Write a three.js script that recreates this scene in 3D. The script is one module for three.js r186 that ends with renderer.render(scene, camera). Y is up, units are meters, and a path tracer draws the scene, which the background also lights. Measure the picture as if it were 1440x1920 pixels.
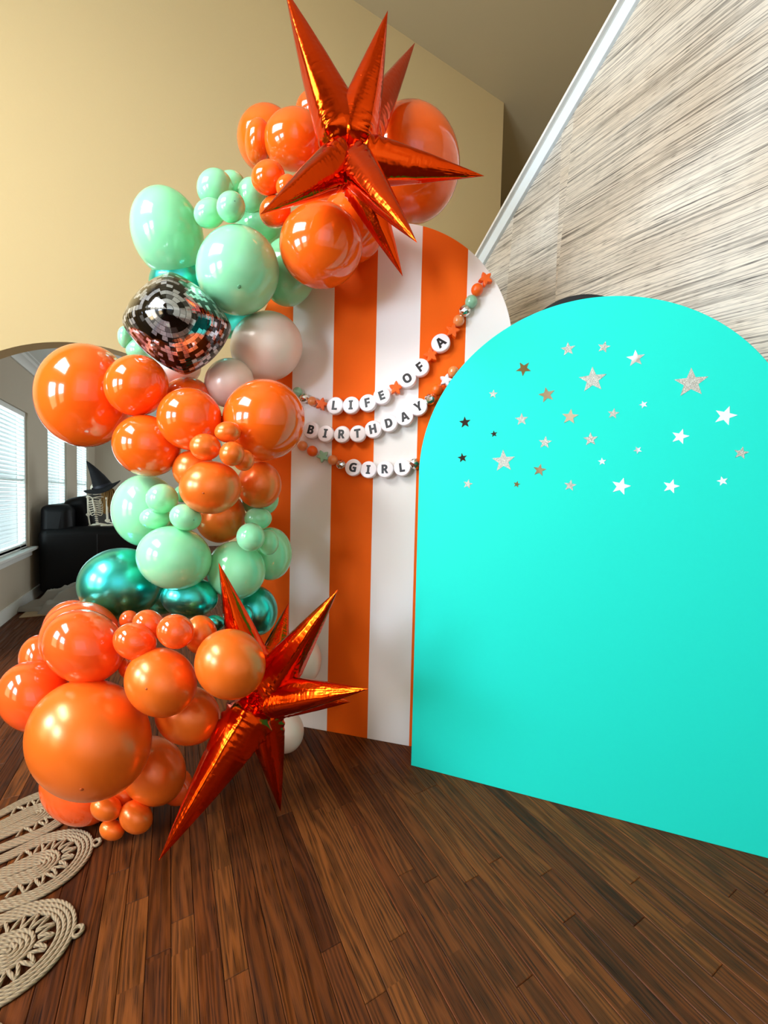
import * as THREE from 'three';
import { mergeGeometries } from 'three/addons/utils/BufferGeometryUtils.js';
import { RoundedBoxGeometry } from 'three/addons/geometries/RoundedBoxGeometry.js';
import { TextGeometry } from 'three/addons/geometries/TextGeometry.js';
import { FontLoader } from 'three/addons/loaders/FontLoader.js';
import { ImprovedNoise } from 'three/addons/math/ImprovedNoise.js';
import { RectAreaLightUniformsLib } from 'three/addons/lights/RectAreaLightUniformsLib.js';

// ---------------------------------------------------------------- camera, sky, lights, exposure
const V = (x, y, z) => new THREE.Vector3(x, y, z);
const scene = new THREE.Scene();
const F = 735, EYE = V(0, 1.2, 0);                     // focal length in pixels of the 1440 x 1920 frame, eye height 1.2 m
const down = V(300 - 720, 18900 - 960, F).normalize(); // where verticals and the room's length converge
const ahead = V(320 - 720, 928 - 960, F); ahead.addScaledVector(down, -ahead.dot(down)).normalize();
const right = down.clone().negate().cross(ahead); if (right.x < 0) right.negate();
const toRoom = (x, y, z) => { const c = V(x, y, z); return V(c.dot(right), -c.dot(down), -c.dot(ahead)); };
const camera = new THREE.PerspectiveCamera(2 * Math.atan(960 / F) * 180 / Math.PI, 0.75, 0.05, 60);
camera.position.copy(EYE);
camera.quaternion.setFromRotationMatrix(new THREE.Matrix4().makeBasis(toRoom(1, 0, 0), toRoom(0, -1, 0), toRoom(0, 0, -1)));
scene.add(camera);

const renderer = new THREE.WebGLRenderer({ antialias: true });
renderer.toneMapping = THREE.LinearToneMapping;
renderer.toneMappingExposure = 1.52;
renderer.shadowMap.enabled = true;
scene.background = new THREE.Color(0.75, 0.88, 1.0);
RectAreaLightUniformsLib.init();

const LIGHTS = {                                       // radiance of each window's daylight
  upper: [14, 0xfff8ec], lower: [23, 0xd4e8ff], side: [9, 0xfff3e2], front: [0.6, 0xd4e8ff], alcove: [2.3, 0xeafaff], patio: [2.0, 0xf4faff],
};
function windowLight(kind, x, y, z, w, h, tx, tz, ty = 0) {
  const [power, color] = LIGHTS[kind];
  const l = new THREE.RectAreaLight(color, power, w, h);
  l.name = 'window_light'; l.position.set(x, y, z); l.lookAt(x + tx, y + ty, z + tz); scene.add(l);
}

// ---------------------------------------------------------------- helpers
const taken = {};
const numbered = (n) => { const k = (taken[n] = (taken[n] ?? -1) + 1); return k ? n + '_' + String(k).padStart(3, '0') : n; };
function rng(seed) { let s = seed >>> 0; return () => { s = (s + 0x6d2b79f5) | 0; let t = Math.imul(s ^ (s >>> 15), 1 | s); t = (t + Math.imul(t ^ (t >>> 7), 61 | t)) ^ t; return ((t ^ (t >>> 14)) >>> 0) / 4294967296; }; }
const R = (d) => d * Math.PI / 180;
const noise = new ImprovedNoise();
const tag = (o, label, category, group) => { o.userData.label = label; o.userData.category = category; if (group) o.userData.group = group; return o; };
function thing(name, label, category, pos, turn = 0, group) {
  const g = new THREE.Group(); g.name = numbered(name); g.position.copy(pos ?? V(0, 0, 0)); g.rotation.y = turn;
  scene.add(g); return tag(g, label, category, group);
}
function part(name, geo, mat, parent, pos) {
  const m = new THREE.Mesh(geo, mat); m.name = name; m.castShadow = m.receiveShadow = true;
  if (pos) m.position.copy(pos);
  parent.add(m); return m;
}
function structure(name, geo, mat) { const m = part(name, geo, mat, scene); m.userData.kind = 'structure'; return m; }
function structureGroup(name) { const g = new THREE.Group(); g.name = name; g.userData.kind = 'structure'; scene.add(g); return g; }
const box = (x0, y0, z0, x1, y1, z1) => new THREE.BoxGeometry(x1 - x0, y1 - y0, z1 - z0).translate((x0 + x1) / 2, (y0 + y1) / 2, (z0 + z1) / 2);
const rbox = (x0, y0, z0, x1, y1, z1, r = 0.02, s = 3) => new RoundedBoxGeometry(x1 - x0, y1 - y0, z1 - z0, s, r).translate((x0 + x1) / 2, (y0 + y1) / 2, (z0 + z1) / 2);
const merge = (list) => mergeGeometries(list.map((g) => { const n = g.index ? g.toNonIndexed() : g; for (const k of Object.keys(n.attributes)) if (!['position', 'normal', 'uv'].includes(k)) n.deleteAttribute(k); return n; }));
const sight = (px, py) => toRoom(px - 720, py - 960, F);                    // survey of the place: line of sight through a point of the photograph
const at = (px, py, depth) => EYE.clone().addScaledVector(sight(px, py), depth / F);
const onPlane = (px, py, p0, n) => { const r = sight(px, py); return EYE.clone().addScaledVector(r, p0.clone().sub(EYE).dot(n) / r.dot(n)); };
function tube(pts, r, seg = 24, rad = 8, closed = false) { return new THREE.TubeGeometry(new THREE.CatmullRomCurve3(pts, closed), seg, r, rad, closed); }

function canvasTexture(w, h, draw, srgb = true) {
  const c = document.createElement('canvas'); c.width = w; c.height = h; draw(c.getContext('2d'), w, h);
  const t = new THREE.CanvasTexture(c); if (srgb) t.colorSpace = THREE.SRGBColorSpace;
  t.wrapS = t.wrapT = THREE.RepeatWrapping; return t;
}
function dataTexture(w, h, f, srgb = true) {
  const d = new Uint8Array(w * h * 4);
  for (let y = 0, i = 0; y < h; y++) for (let x = 0; x < w; x++, i += 4) { const c = f(x, y); d[i] = c[0]; d[i + 1] = c[1]; d[i + 2] = c[2]; d[i + 3] = 255; }
  const t = new THREE.DataTexture(d, w, h); if (srgb) t.colorSpace = THREE.SRGBColorSpace;
  t.magFilter = THREE.LinearFilter; t.minFilter = THREE.LinearFilter; t.wrapS = t.wrapT = THREE.RepeatWrapping; t.needsUpdate = true; return t;
}
const clamp255 = (v) => Math.max(0, Math.min(255, v));

// ---------------------------------------------------------------- materials
const std = (color, roughness = 0.8, o = {}) => new THREE.MeshStandardMaterial({ color, roughness, side: THREE.DoubleSide, ...o });
const phys = (color, roughness, o = {}) => new THREE.MeshPhysicalMaterial({ color, roughness, side: THREE.DoubleSide, ...o });

const plasterBump = dataTexture(256, 256, (x, y) => { const v = 128 + 70 * noise.noise(x * 0.35, y * 0.35, 3) + 40 * noise.noise(x * 0.12, y * 0.12, 7); return [v, v, v].map(clamp255); }, false);
const M = {
  paint: std(0xcab483, 0.85, { bumpMap: plasterBump, bumpScale: 0.0006 }),
  taupe: std(0xc2b6a2, 0.85),
  ceiling: std(0xbdb08c, 0.92),
  white: std(0xe9ebe6, 0.5),
  trim: std(0xe4f3fa, 0.4),
  trimGrey: std(0xb9bcb8, 0.5),
  doorWood: std(0x4a2c1a, 0.45),
  blackLeather: phys(0x050507, 0.5, { specularIntensity: 0.45 }),
  bone: std(0xf4ecd6, 0.6),
  blackFelt: std(0x0b0c12, 0.85),
  blackPanel: std(0x07080a, 0.6),
  straw: std(0xa9824a, 0.9),
  gauze: std(0x9a958c, 0.95),
  mat: std(0xb39c7c, 0.95),
};

// ================================================================ THE SETTING
const HC = 5.335, ZB = -3.2, T = 0.12, XL = -2.7, XR = 5.0, ZF = 2.6, XW = -1.3, ZA = -9.45, XC = 3.058, ZH = -6.2;

// ---- oak strip floor, each visible strip a plank of its own
const oakMap = dataTexture(512, 1024, (x, y) => {
  const u = x / 512, v = y / 1024;                                // 0.256 m by 2 m
  const warp = 0.9 * noise.noise(u * 5, v * 3.2, 1.5) + 0.35 * noise.noise(u * 11, v * 7, 4.2);
  const ring = Math.sin((u * 26 + warp * 5.5) * Math.PI);
  const pore = noise.noise(u * 190, v * 26, 9.1), fine = noise.noise(u * 420, v * 60, 2.7), slow = noise.noise(u * 3, v * 2, 12.3);
  let l = 0.86 + 0.10 * slow + 0.13 * ring + 0.12 * fine; if (pore > 0.14) l -= 0.6 * (pore - 0.16) * (ring < 0.25 ? 1.9 : 0.8);
  return [178 * l, 140 * l, 104 * l].map(clamp255);
});
const oakRough = dataTexture(256, 512, (x, y) => { const v = 150 + 70 * noise.noise(x * 0.12, y * 0.02, 5.5) + 30 * noise.noise(x * 0.6, y * 0.05, 1.5); return [v, v, v].map(clamp255); }, false);
const oakTones = [0x9c6c42, 0xa87648, 0x8e6039, 0xb48352, 0x99673f, 0x7d5231, 0xa5744a].map((c) => phys(c, 0.85, { map: oakMap, roughnessMap: oakRough, specularIntensity: 0.4 }));
{
  const floor = structureGroup('floor');
  part('subfloor', box(XL - T, -0.12, ZA - T, XR + T, -0.021, ZF + T), std(0x2a1a10, 0.9), floor);
  const rand = rng(5), W = 0.0575, TH = 0.02, all = [];
  const cameraDir = toRoom(0, 0, 1);
  const plankGeo = (w, l, x0, z0, u0, v0) => {
    const c = 0.0016, hw = w / 2 - 0.0005, hl = l / 2 - 0.0004;
    const P = [], N = [], U = [], quad = (a, b, d, e, n) => { for (const p of [a, b, d, a, d, e]) { P.push(...p); N.push(...n); U.push((p[0] + u0) / 0.256, (p[2] + v0) / 2); } };
    const t = TH, tl = [-hw + c, 0, -hl + c], tr = [hw - c, 0, -hl + c], bl = [-hw + c, 0, hl - c], br = [hw - c, 0, hl - c];
    const TL = [-hw, -c, -hl], TR = [hw, -c, -hl], BL = [-hw, -c, hl], BR = [hw, -c, hl];
    quad(tl, bl, br, tr, [0, 1, 0]);
    const s = Math.SQRT1_2;
    quad(TL, BL, bl, tl, [-s, s, 0]); quad(tr, br, BR, TR, [s, s, 0]); quad(TR, TL, tl, tr, [0, s, -s]); quad(bl, BL, BR, br, [0, s, s]);
    const d = (p) => [p[0], -t, p[2]];
    quad(d(TL), d(BL), BL, TL, [-1, 0, 0]); quad(TR, BR, d(BR), d(TR), [1, 0, 0]); quad(d(TR), d(TL), TL, TR, [0, 0, -1]); quad(BL, d(BL), d(BR), BR, [0, 0, 1]);
    const g = new THREE.BufferGeometry();
    g.setAttribute('position', new THREE.Float32BufferAttribute(P, 3)); g.setAttribute('normal', new THREE.Float32BufferAttribute(N, 3)); g.setAttribute('uv', new THREE.Float32BufferAttribute(U, 2));
    return g.translate(x0 + w / 2, 0, z0 + l / 2);
  };
  for (let i = 0, x = XL; x < XR; i++, x += W) {
    let z = ZA - rand() * 0.9;
    while (z < ZF) {
      const l = 0.35 + rand() * 0.95, z1 = Math.max(z, ZA), z2 = Math.min(z + l, ZF);
      if (z2 - z1 > 0.02 && !(x > XC && z2 < ZH)) {
        const c = V(x + W / 2, 0, (z1 + z2) / 2), d = c.clone().sub(EYE), depth = d.dot(cameraDir);
        const px = 720 + F * d.dot(toRoom(1, 0, 0)) / depth, py = 960 + F * d.dot(toRoom(0, 1, 0)) / depth;
        const seen = depth > 0.3 && px > -250 && px < 1500 && py > 1150 && py < 2250 && z1 > -3.3 && !(c.x * 0.744 - c.z * 0.668 > 1.70 + 0.02 && c.x > 0.6) ? (z2 - z1) / depth ** 3 : 0;
        all.push({ x, z1, l: z2 - z1, seen, k: Math.floor(rand() * oakTones.length), u: rand() * 3, v: rand() * 7 });
      }
      z += l;
    }
  }
  all.sort((a, b) => b.seen - a.seen);
  const rest = oakTones.map(() => []);
  all.forEach((p, i) => {
    const g = plankGeo(W, p.l, p.x, p.z1, p.u, p.v);
    if (i < 298) part(i ? 'plank_' + String(i).padStart(3, '0') : 'plank', g, oakTones[p.k], floor); else rest[p.k % 3].push(g);
  });
  const far = merge([...rest[0], ...rest[1], ...rest[2]]);
  part('distant_planks', far, oakTones[0], floor).userData.kind = 'stuff';
}

// ---- walls
function extrudedWall(shape, depth) { return new THREE.ExtrudeGeometry(shape, { depth, bevelEnabled: false, curveSegments: 40 }); }
const rect = (x0, y0, x1, y1) => { const s = new THREE.Shape(); s.moveTo(x0, y0); s.lineTo(x1, y0); s.lineTo(x1, y1); s.lineTo(x0, y1); s.closePath(); return s; };
const hole = (x0, y0, x1, y1) => { const s = new THREE.Path(); s.moveTo(x0, y0); s.lineTo(x0, y1); s.lineTo(x1, y1); s.lineTo(x1, y0); s.closePath(); return s; };

{ // the tall wall with the arch
  const s = new THREE.Shape(), cx = -0.45, cy = 1.285, r = 0.855;
  s.moveTo(XL - T, 0); s.lineTo(cx - r, 0); s.lineTo(cx - r, cy); s.absarc(cx, cy, r, Math.PI, 0, true); s.lineTo(cx + r, 0); s.lineTo(XC, 0); s.lineTo(XC, HC); s.lineTo(XL - T, HC); s.closePath();
  structure('wall_back', extrudedWall(s, T).translate(0, 0, ZB - T), M.paint);
}
// a wall standing along Z at x, its shape drawn in (z, y)
const sideWall = (name, x, z0, z1, y1, holes, mat) => {
  const s = rect(-z1, 0, -z0, y1); for (const [a, b, c, d] of holes) s.holes.push(hole(-c, b, -a, d));
  return structure(name, extrudedWall(s, T).rotateY(Math.PI / 2).translate(x, 0, 0), mat);   // local x = -z; depth runs to +x
};
const alcoveWindows = [[-8.74, 0.58, -7.78, 1.97], [-7.10, 0.58, -6.11, 1.97], [-5.37, 0.58, -4.37, 1.97]];
sideWall('wall_alcove_left', XW - T, ZA, ZB - T, 2.6, alcoveWindows, M.taupe);
structure('wall_alcove_back', box(XW - T, 0, ZA - T, 2.8, 2.6, ZA), M.taupe);
const patioWindows = [[-8.6, 0.3, -6.9, 2.2], [-6.2, 0.3, -4.5, 2.2]];
sideWall('wall_alcove_right', 2.68, ZA, ZB - T, 2.6, patioWindows, M.taupe);
structure('ceiling_alcove', box(XW - T, 2.5, ZA - T, 2.8, 2.62, ZB - T), M.white);
const lowerWindows = [[-1.6, 0.55, -0.78, 2.25], [-0.36, 0.55, 0.46, 2.25]], upperWindow = [-1.9, 3.2, 0.2, 4.7], doorHole = [0.7, 0, 1.9, 2.9];
sideWall('wall_left', XL - T, ZB, ZF, HC, [...lowerWindows, upperWindow], M.paint);
const sideWindow = [0.2, 0.85, 1.1, 2.1];
sideWall('wall_right', XR, ZH, ZF, HC, [sideWindow], M.paint);
const frontWindow = [-1.75, 1.15, 0.55, 3.3];
{ const s = rect(XL - T, 0, XR + T, HC), [x0, y0, x1, y1] = frontWindow; s.holes.push(hole(x0, y0, x1, y1)); structure('wall_front', extrudedWall(s, T).translate(0, 0, ZF), std(0xf0ead9, 0.85)); }
structure('wall_hall_left', box(XC - T, 0, ZH, XC, HC, ZB - T), M.paint);
structure('wall_hall_end', box(XC - T, 0, ZH - T, XR + T, HC, ZH), M.paint);
structure('ceiling', box(XL - T, HC, ZH - T, XR + T, HC + T, ZF + T), M.ceiling);

// ---- trims
structure('baseboard_alcove', box(XW, 0, ZA, XW + 0.016, 0.12, ZB - T), M.white);
structure('baseboard_back', merge([box(XL, 0, ZB, XW - 0.005, 0.12, ZB + 0.016), box(0.405, 0, ZB, 1.98, 0.12, ZB + 0.016)]), M.white);
{ // crown moulding of the alcove
  const p = new THREE.Shape(); p.moveTo(0, 0); p.lineTo(0.015, 0); p.lineTo(0.02, 0.02); p.quadraticCurveTo(0.03, 0.05, 0.06, 0.065); p.lineTo(0.075, 0.085); p.lineTo(0.1, 0.09); p.lineTo(0.1, 0.1); p.lineTo(0, 0.1); p.closePath();
  const g = new THREE.ExtrudeGeometry(p, { depth: ZB - T - ZA, bevelEnabled: false });
  structure('trim_1', g.translate(XW, 2.4, ZA), M.white);
}
// ---- windows: frame, sash bars, glowing pane
const paneMat = (c, e) => new THREE.MeshStandardMaterial({ color: 0x222222, roughness: 0.3, emissive: c, emissiveIntensity: e, side: THREE.DoubleSide });
const paneSky = paneMat(0xdcecff, 7), paneAlcove = paneMat(0xe6fbff, 0.4), paneWarm = paneMat(0xfff2dc, 1.6), paneGarden = paneMat(0xffd9a0, 3.2);
let windowCount = 0;
function windowAt(x, z0, y0, z1, y1, dir, kind, pane, bars) {        // dir: +1 the room lies towards +x
  const g = structureGroup('window_' + ++windowCount), f = 0.045, xo = x - dir * 0.09, xi = x - dir * 0.02;
  const b = (a0, b0, a1, b1, d = 0) => box(Math.min(xo, xi - d * dir), b0, a0, Math.max(xo, xi - d * dir), b1, a1);
  part('window_frame', merge([b(z0, y0, z0 + f, y1), b(z1 - f, y0, z1, y1), b(z0 + f, y0, z1 - f, y0 + f), b(z0 + f, y1 - f, z1 - f, y1)]), M.white, g);
  const ys = [y0 + f, (y0 + y1) / 2, y1 - f];
  for (const k of [0, 1]) part('window_pane', box(Math.min(xo, xo + dir * 0.006), ys[k], z0 + f, Math.max(xo, xo + dir * 0.006), ys[k + 1], z1 - f), k || kind !== 'lower' ? pane : paneGarden, g);
  for (const [nz, ny] of [bars]) {
    for (let i = 1; i < nz; i++) { const z = z0 + (z1 - z0) * i / nz; part('sash_bar', b(z - 0.012, y0 + f, z + 0.012, y1 - f, 0.02), M.white, g); }
    for (let i = 1; i < ny; i++) { const y = y0 + (y1 - y0) * i / ny; part('sash_bar', b(z0 + f, y - 0.012, z1 - f, y + 0.012, 0.02), M.white, g); }
  }
  const zc = (z0 + z1) / 2, ym = (y0 + y1) / 2, w = z1 - z0 - 2 * f, xl = xo + dir * 0.012;
  if (kind === 'upper') for (let i = 0; i < bars[1]; i++) windowLight(kind, xl + 0.07, y0 + (y1 - y0) * (i + 0.5) / bars[1], zc, w, (y1 - y0) / bars[1] * 0.8, 1, 0, -1.9);   // sky light slants down between the bars
  else if (kind === 'lower') windowLight(kind, xl, (ym + y1 - f) / 2, zc, w, y1 - ym - f, dir, 0);                                        // sky above, garden below
  else windowLight(kind, xl, ym, zc, w, y1 - y0 - 2 * f, dir, 0);
  return g;
}
alcoveWindows.forEach(([z0, y0, z1, y1]) => {
  const g = windowAt(XW, z0, y0, z1, y1, 1, 'alcove', paneAlcove, [1, 2]);
  part('window_sill', rbox(XW - 0.1, y0 - 0.03, z0 - 0.06, XW + 0.06, y0, z1 + 0.06, 0.008), M.white, g);
  part('window_apron', box(XW, y0 - 0.09, z0 - 0.03, XW + 0.016, y0 - 0.03, z1 + 0.03), M.white, g);
});
for (const [z0, y0, z1, y1] of lowerWindows) windowAt(XL, z0, y0, z1, y1, 1, 'lower', paneWarm, [1, 2]);
windowAt(XL, upperWindow[0], upperWindow[1], upperWindow[2], upperWindow[3], 1, 'upper', paneSky, [3, 4]);
for (const [z0, y0, z1, y1] of patioWindows) windowAt(2.68, z0, y0, z1, y1, -1, 'patio', paneAlcove, [2, 2]);
windowAt(XR, sideWindow[0], sideWindow[1], sideWindow[2], sideWindow[3], -1, 'side', paneWarm, [1, 2]);
{ // tall curtained window in the wall behind the camera
  const g = structureGroup('window_' + ++windowCount), [x0, y0, x1, y1] = frontWindow, f = 0.05, b = (a, c, d, e) => box(a, c, ZF + 0.02, d, e, ZF + 0.09);
  part('window_frame', merge([b(x0, y0, x0 + f, y1), b(x1 - f, y0, x1, y1), b(x0 + f, y0, x1 - f, y0 + f), b(x0 + f, y1 - f, x1 - f, y1)]), M.white, g);
  part('window_pane', box(x0 + f, y0 + f, ZF + 0.084, x1 - f, y1 - f, ZF + 0.09), paneMat(0xf4faff, 0.25), g);
  for (const k of [1, 2]) part('sash_bar', b(x0 + (x1 - x0) * k / 3 - 0.02, y0 + f, x0 + (x1 - x0) * k / 3 + 0.02, y1 - f), M.white, g);
  part('sash_bar', b(x0 + f, 2.9, x1 - f, 2.94), M.white, g);
  windowLight('front', (x0 + x1) / 2, (y0 + y1) / 2, ZF + 0.078, x1 - x0 - 2 * f, y1 - y0 - 2 * f, 0, -1);
}
{ // front door in the left wall
  const g = structureGroup('door_1'), [z0, , z1, y1] = doorHole;
  part('door_leaf', box(XL, 0.01, z0, XL + 0.045, y1, z1), M.doorWood, g);
  for (const [a, b, c, d] of [[0.12, 0.2, 0.52, 1.2], [0.68, 0.2, 1.08, 1.2], [0.12, 1.35, 0.52, 2.65], [0.68, 1.35, 1.08, 2.65]]) part('door_panel', rbox(XL + 0.045, b, z0 + a, XL + 0.06, d, z0 + c, 0.006), M.doorWood, g);
  part('door_handle', new THREE.SphereGeometry(0.03, 16, 12).translate(XL + 0.1, 1.02, z0 + 0.08), std(0xb08d4a, 0.3, { metalness: 1 }), g);
}

// ---- wall beside the stair, papered, with its sloping white skirt
{
  const XS = 2.0, slope = (3.72 - 2.978) / (2.313 - 1.275), topAt = (z) => 2.978 + (z + 2.313) * slope, zEnd = -0.15;
  const g = structureGroup('wall_stair');
  const core = new THREE.Shape(); core.moveTo(-zEnd, 0); core.lineTo(-ZB, 0); core.lineTo(-ZB, topAt(ZB) - 0.06); core.lineTo(-zEnd, topAt(zEnd) - 0.06); core.closePath();
  part('stair_wall_core', extrudedWall(core, 0.14).rotateY(Math.PI / 2).translate(XS + 0.004, 0, 0), M.paint, g);
  const rand = rng(21), W = 1024, Hh = 1024, rows = [];
  for (let i = 0; i < 4; i++) rows.push(Float32Array.from({ length: Hh }, () => rand()));
  const grain = dataTexture(W, Hh, (x, y) => {                       // 1.1 m by 1.1 m
    const u = x / W, v = y / Hh, wob = 2.2 * noise.noise(u * 2.2, v * 3, 8.1) * 0.004;
    const a = noise.noise(u * 3.2, (v + wob) * 150, 1.3), b = noise.noise(u * 9, (v + wob) * 320, 5.1), c = noise.noise(u * 1.6, (v + wob) * 46, 3.4), d = noise.noise(u * 2.5, v * 5, 6.6), e = noise.noise(u * 26, (v + wob) * 420, 2.2), g = noise.noise(u * 1.4, (v + wob) * 230, 14.2);
    let l = 1.0 + 0.05 * d + 0.05 * c;
    if (a > 0.12) l -= 0.62 * (a - 0.12); if (b > 0.2) l -= 0.95 * (b - 0.2) * (0.6 + 0.8 * Math.max(0, c + 0.2)); if (e > 0.3) l -= 0.8 * (e - 0.3); if (g > 0.14) l -= 0.75 * (g - 0.14);
    const w = Math.max(0, noise.noise(u * 2, v * 3.3, 11.7) + 0.1);
    return [229 * l - 24 * w, 228 * l - 36 * w, 219 * l - 48 * w].map(clamp255);
  });
  const sheets = [[-3.2, -2.67], [-2.67, -2.14], [-2.14, -1.612], [-1.612, -1.08], [-1.08, -0.55], [-0.55, zEnd]];
  sheets.forEach(([z0, z1], i) => {
    const s = new THREE.Shape(); s.moveTo(-z1, 0); s.lineTo(-z0, 0); s.lineTo(-z0, topAt(z0) - 0.1); s.lineTo(-z1, topAt(z1) - 0.1); s.closePath();
    const geo = new THREE.ExtrudeGeometry(s, { depth: 0.003, bevelEnabled: false });
    const p = geo.attributes.position, uv = geo.attributes.uv, t = R(-4.5), off = i < 3 ? 0 : 0.37, dy = i < 3 ? 0 : 0.29;
    for (let k = 0; k < p.count; k++) { const x = p.getX(k), y = p.getY(k); uv.setXY(k, (x * Math.cos(t) - y * Math.sin(t)) / 1.1 + off, (x * Math.sin(t) + y * Math.cos(t)) / 1.1 + dy); }
    geo.rotateY(Math.PI / 2).translate(XS - 0.001 - (i < 3 ? 0 : 0.0012), 0, 0);
    const m = std(i < 3 ? 0xffffff : 0xf6efe6, 0.5, { map: grain });
    part('wallpaper_sheet', geo, m, g);
  });
  const strip = (o0, o1, x0, x1, mat, name) => {                     // boards along the slope: o = depth below the top edge
    const s = new THREE.Shape(); s.moveTo(-ZB, topAt(ZB) - o1); s.lineTo(-zEnd, topAt(zEnd) - o1); s.lineTo(-zEnd, topAt(zEnd) - o0); s.lineTo(-ZB, topAt(ZB) - o0); s.closePath();
    part(name, new THREE.ExtrudeGeometry(s, { depth: x1 - x0, bevelEnabled: true, bevelSize: 0.003, bevelThickness: 0.003, bevelSegments: 2 }).rotateY(Math.PI / 2).translate(x0, 0, 0), mat, g);
  };
  strip(0.055, 0.145, XS - 0.022, XS + 0.003, M.trim, 'skirt_board');
  strip(0.012, 0.055, XS - 0.008, XS + 0.15, M.trimGrey, 'cap_fillet');
  strip(-0.006, 0.012, XS - 0.03, XS + 0.17, M.white, 'stair_cap');
}

// ================================================================ THE TWO ARCHED BOARDS
const archShape = (x0, x1, spring) => { const s = new THREE.Shape(), r = (x1 - x0) / 2; s.moveTo(x0, 0); s.lineTo(x1, 0); s.lineTo(x1, spring); s.absarc((x0 + x1) / 2, spring, r, 0, Math.PI, false); s.lineTo(x0, 0); return s; };
const boardGeo = (x0, x1, spring, th) => new THREE.ExtrudeGeometry(archShape(x0, x1, spring), { depth: th - 0.006, bevelEnabled: true, bevelSize: 0.003, bevelThickness: 0.003, bevelOffset: -0.003, bevelSegments: 2, curveSegments: 64 }).translate(0, 0, -th + 0.003);
const turquoiseGeo = (x0, x1, spring, rise, th) => { const s = new THREE.Shape(); s.moveTo(x0, 0); s.lineTo(x1, 0); s.lineTo(x1, spring); s.absellipse((x0 + x1) / 2, spring, (x1 - x0) / 2, rise, 0, Math.PI, false); s.lineTo(x0, 0); return new THREE.ExtrudeGeometry(s, { depth: th - 0.006, bevelEnabled: true, bevelSize: 0.003, bevelThickness: 0.003, bevelOffset: -0.003, bevelSegments: 2, curveSegments: 64 }).translate(0, 0, -th + 0.003); };
const floorAt = (px, py) => onPlane(px, py, V(0, 0, 0), V(0, 1, 0));
const sA = floorAt(568, 1363), sB = floorAt(765, 1399), tA = floorAt(777, 1437), tB = floorAt(1440, 1610);
const frameOf = (a, b) => { const u = b.clone().sub(a).setY(0).normalize(); return { a, u, n: V(-u.z, 0, u.x), turn: Math.atan2(-u.z, u.x) }; };
const SF = frameOf(sA, sB), TF = frameOf(tA, tB);
const onBoard = (fr, px, py, off = 0) => { const p0 = fr.a.clone().addScaledVector(fr.n, off), q = onPlane(px, py, p0, fr.n); return { p: q, x: q.clone().sub(fr.a).dot(fr.u), y: q.y }; };
{
  const t = thing('arch_backdrop', 'tall arched backdrop board with orange and cream vertical stripes behind the balloons', 'backdrop', sA, SF.turn);
  const edges = [-0.322, -0.087, 0.132, 0.346, 0.556, 0.762, 0.968];
  const print = canvasTexture(2048, 16, (c, w, h) => {
    for (let i = 0; i < 6; i++) { c.fillStyle = i % 2 ? '#f4eee9' : '#f36306'; c.fillRect((edges[i] + 0.322) / 1.29 * w, 0, (edges[i + 1] - edges[i]) / 1.29 * w + 1, h); }
  });
  print.wrapS = print.wrapT = THREE.ClampToEdgeWrapping;
  const geo = boardGeo(-0.322, 0.968, 1.832, 0.03), p = geo.attributes.position, uv = geo.attributes.uv;
  for (let k = 0; k < p.count; k++) uv.setXY(k, (p.getX(k) + 0.322) / 1.29, 0.5);
  part('striped_board', geo, phys(0xffffff, 0.75, { map: print, specularIntensity: 0.4 }), t);
}
{
  const t = thing('arch_backdrop', 'turquoise arched backdrop board scattered with star stickers', 'backdrop', tA, TF.turn);
  part('painted_board', turquoiseGeo(-0.016, 1.27, 1.30, 0.655, 0.02), phys(0x20e3d0, 0.6, { specularIntensity: 0.4 }), t);
}
{ // black board showing over the turquoise arch
  const c = onBoard(TF, 1085, 552, -0.10), t = thing('black_backdrop', 'black round-topped board peeking over the turquoise arch', 'backdrop', tA.clone().addScaledVector(TF.n, -0.10), TF.turn);
  part('black_board', boardGeo(c.x - 0.23, c.x + 0.23, c.y - 0.23, 0.02), M.blackPanel, t);
}

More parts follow.
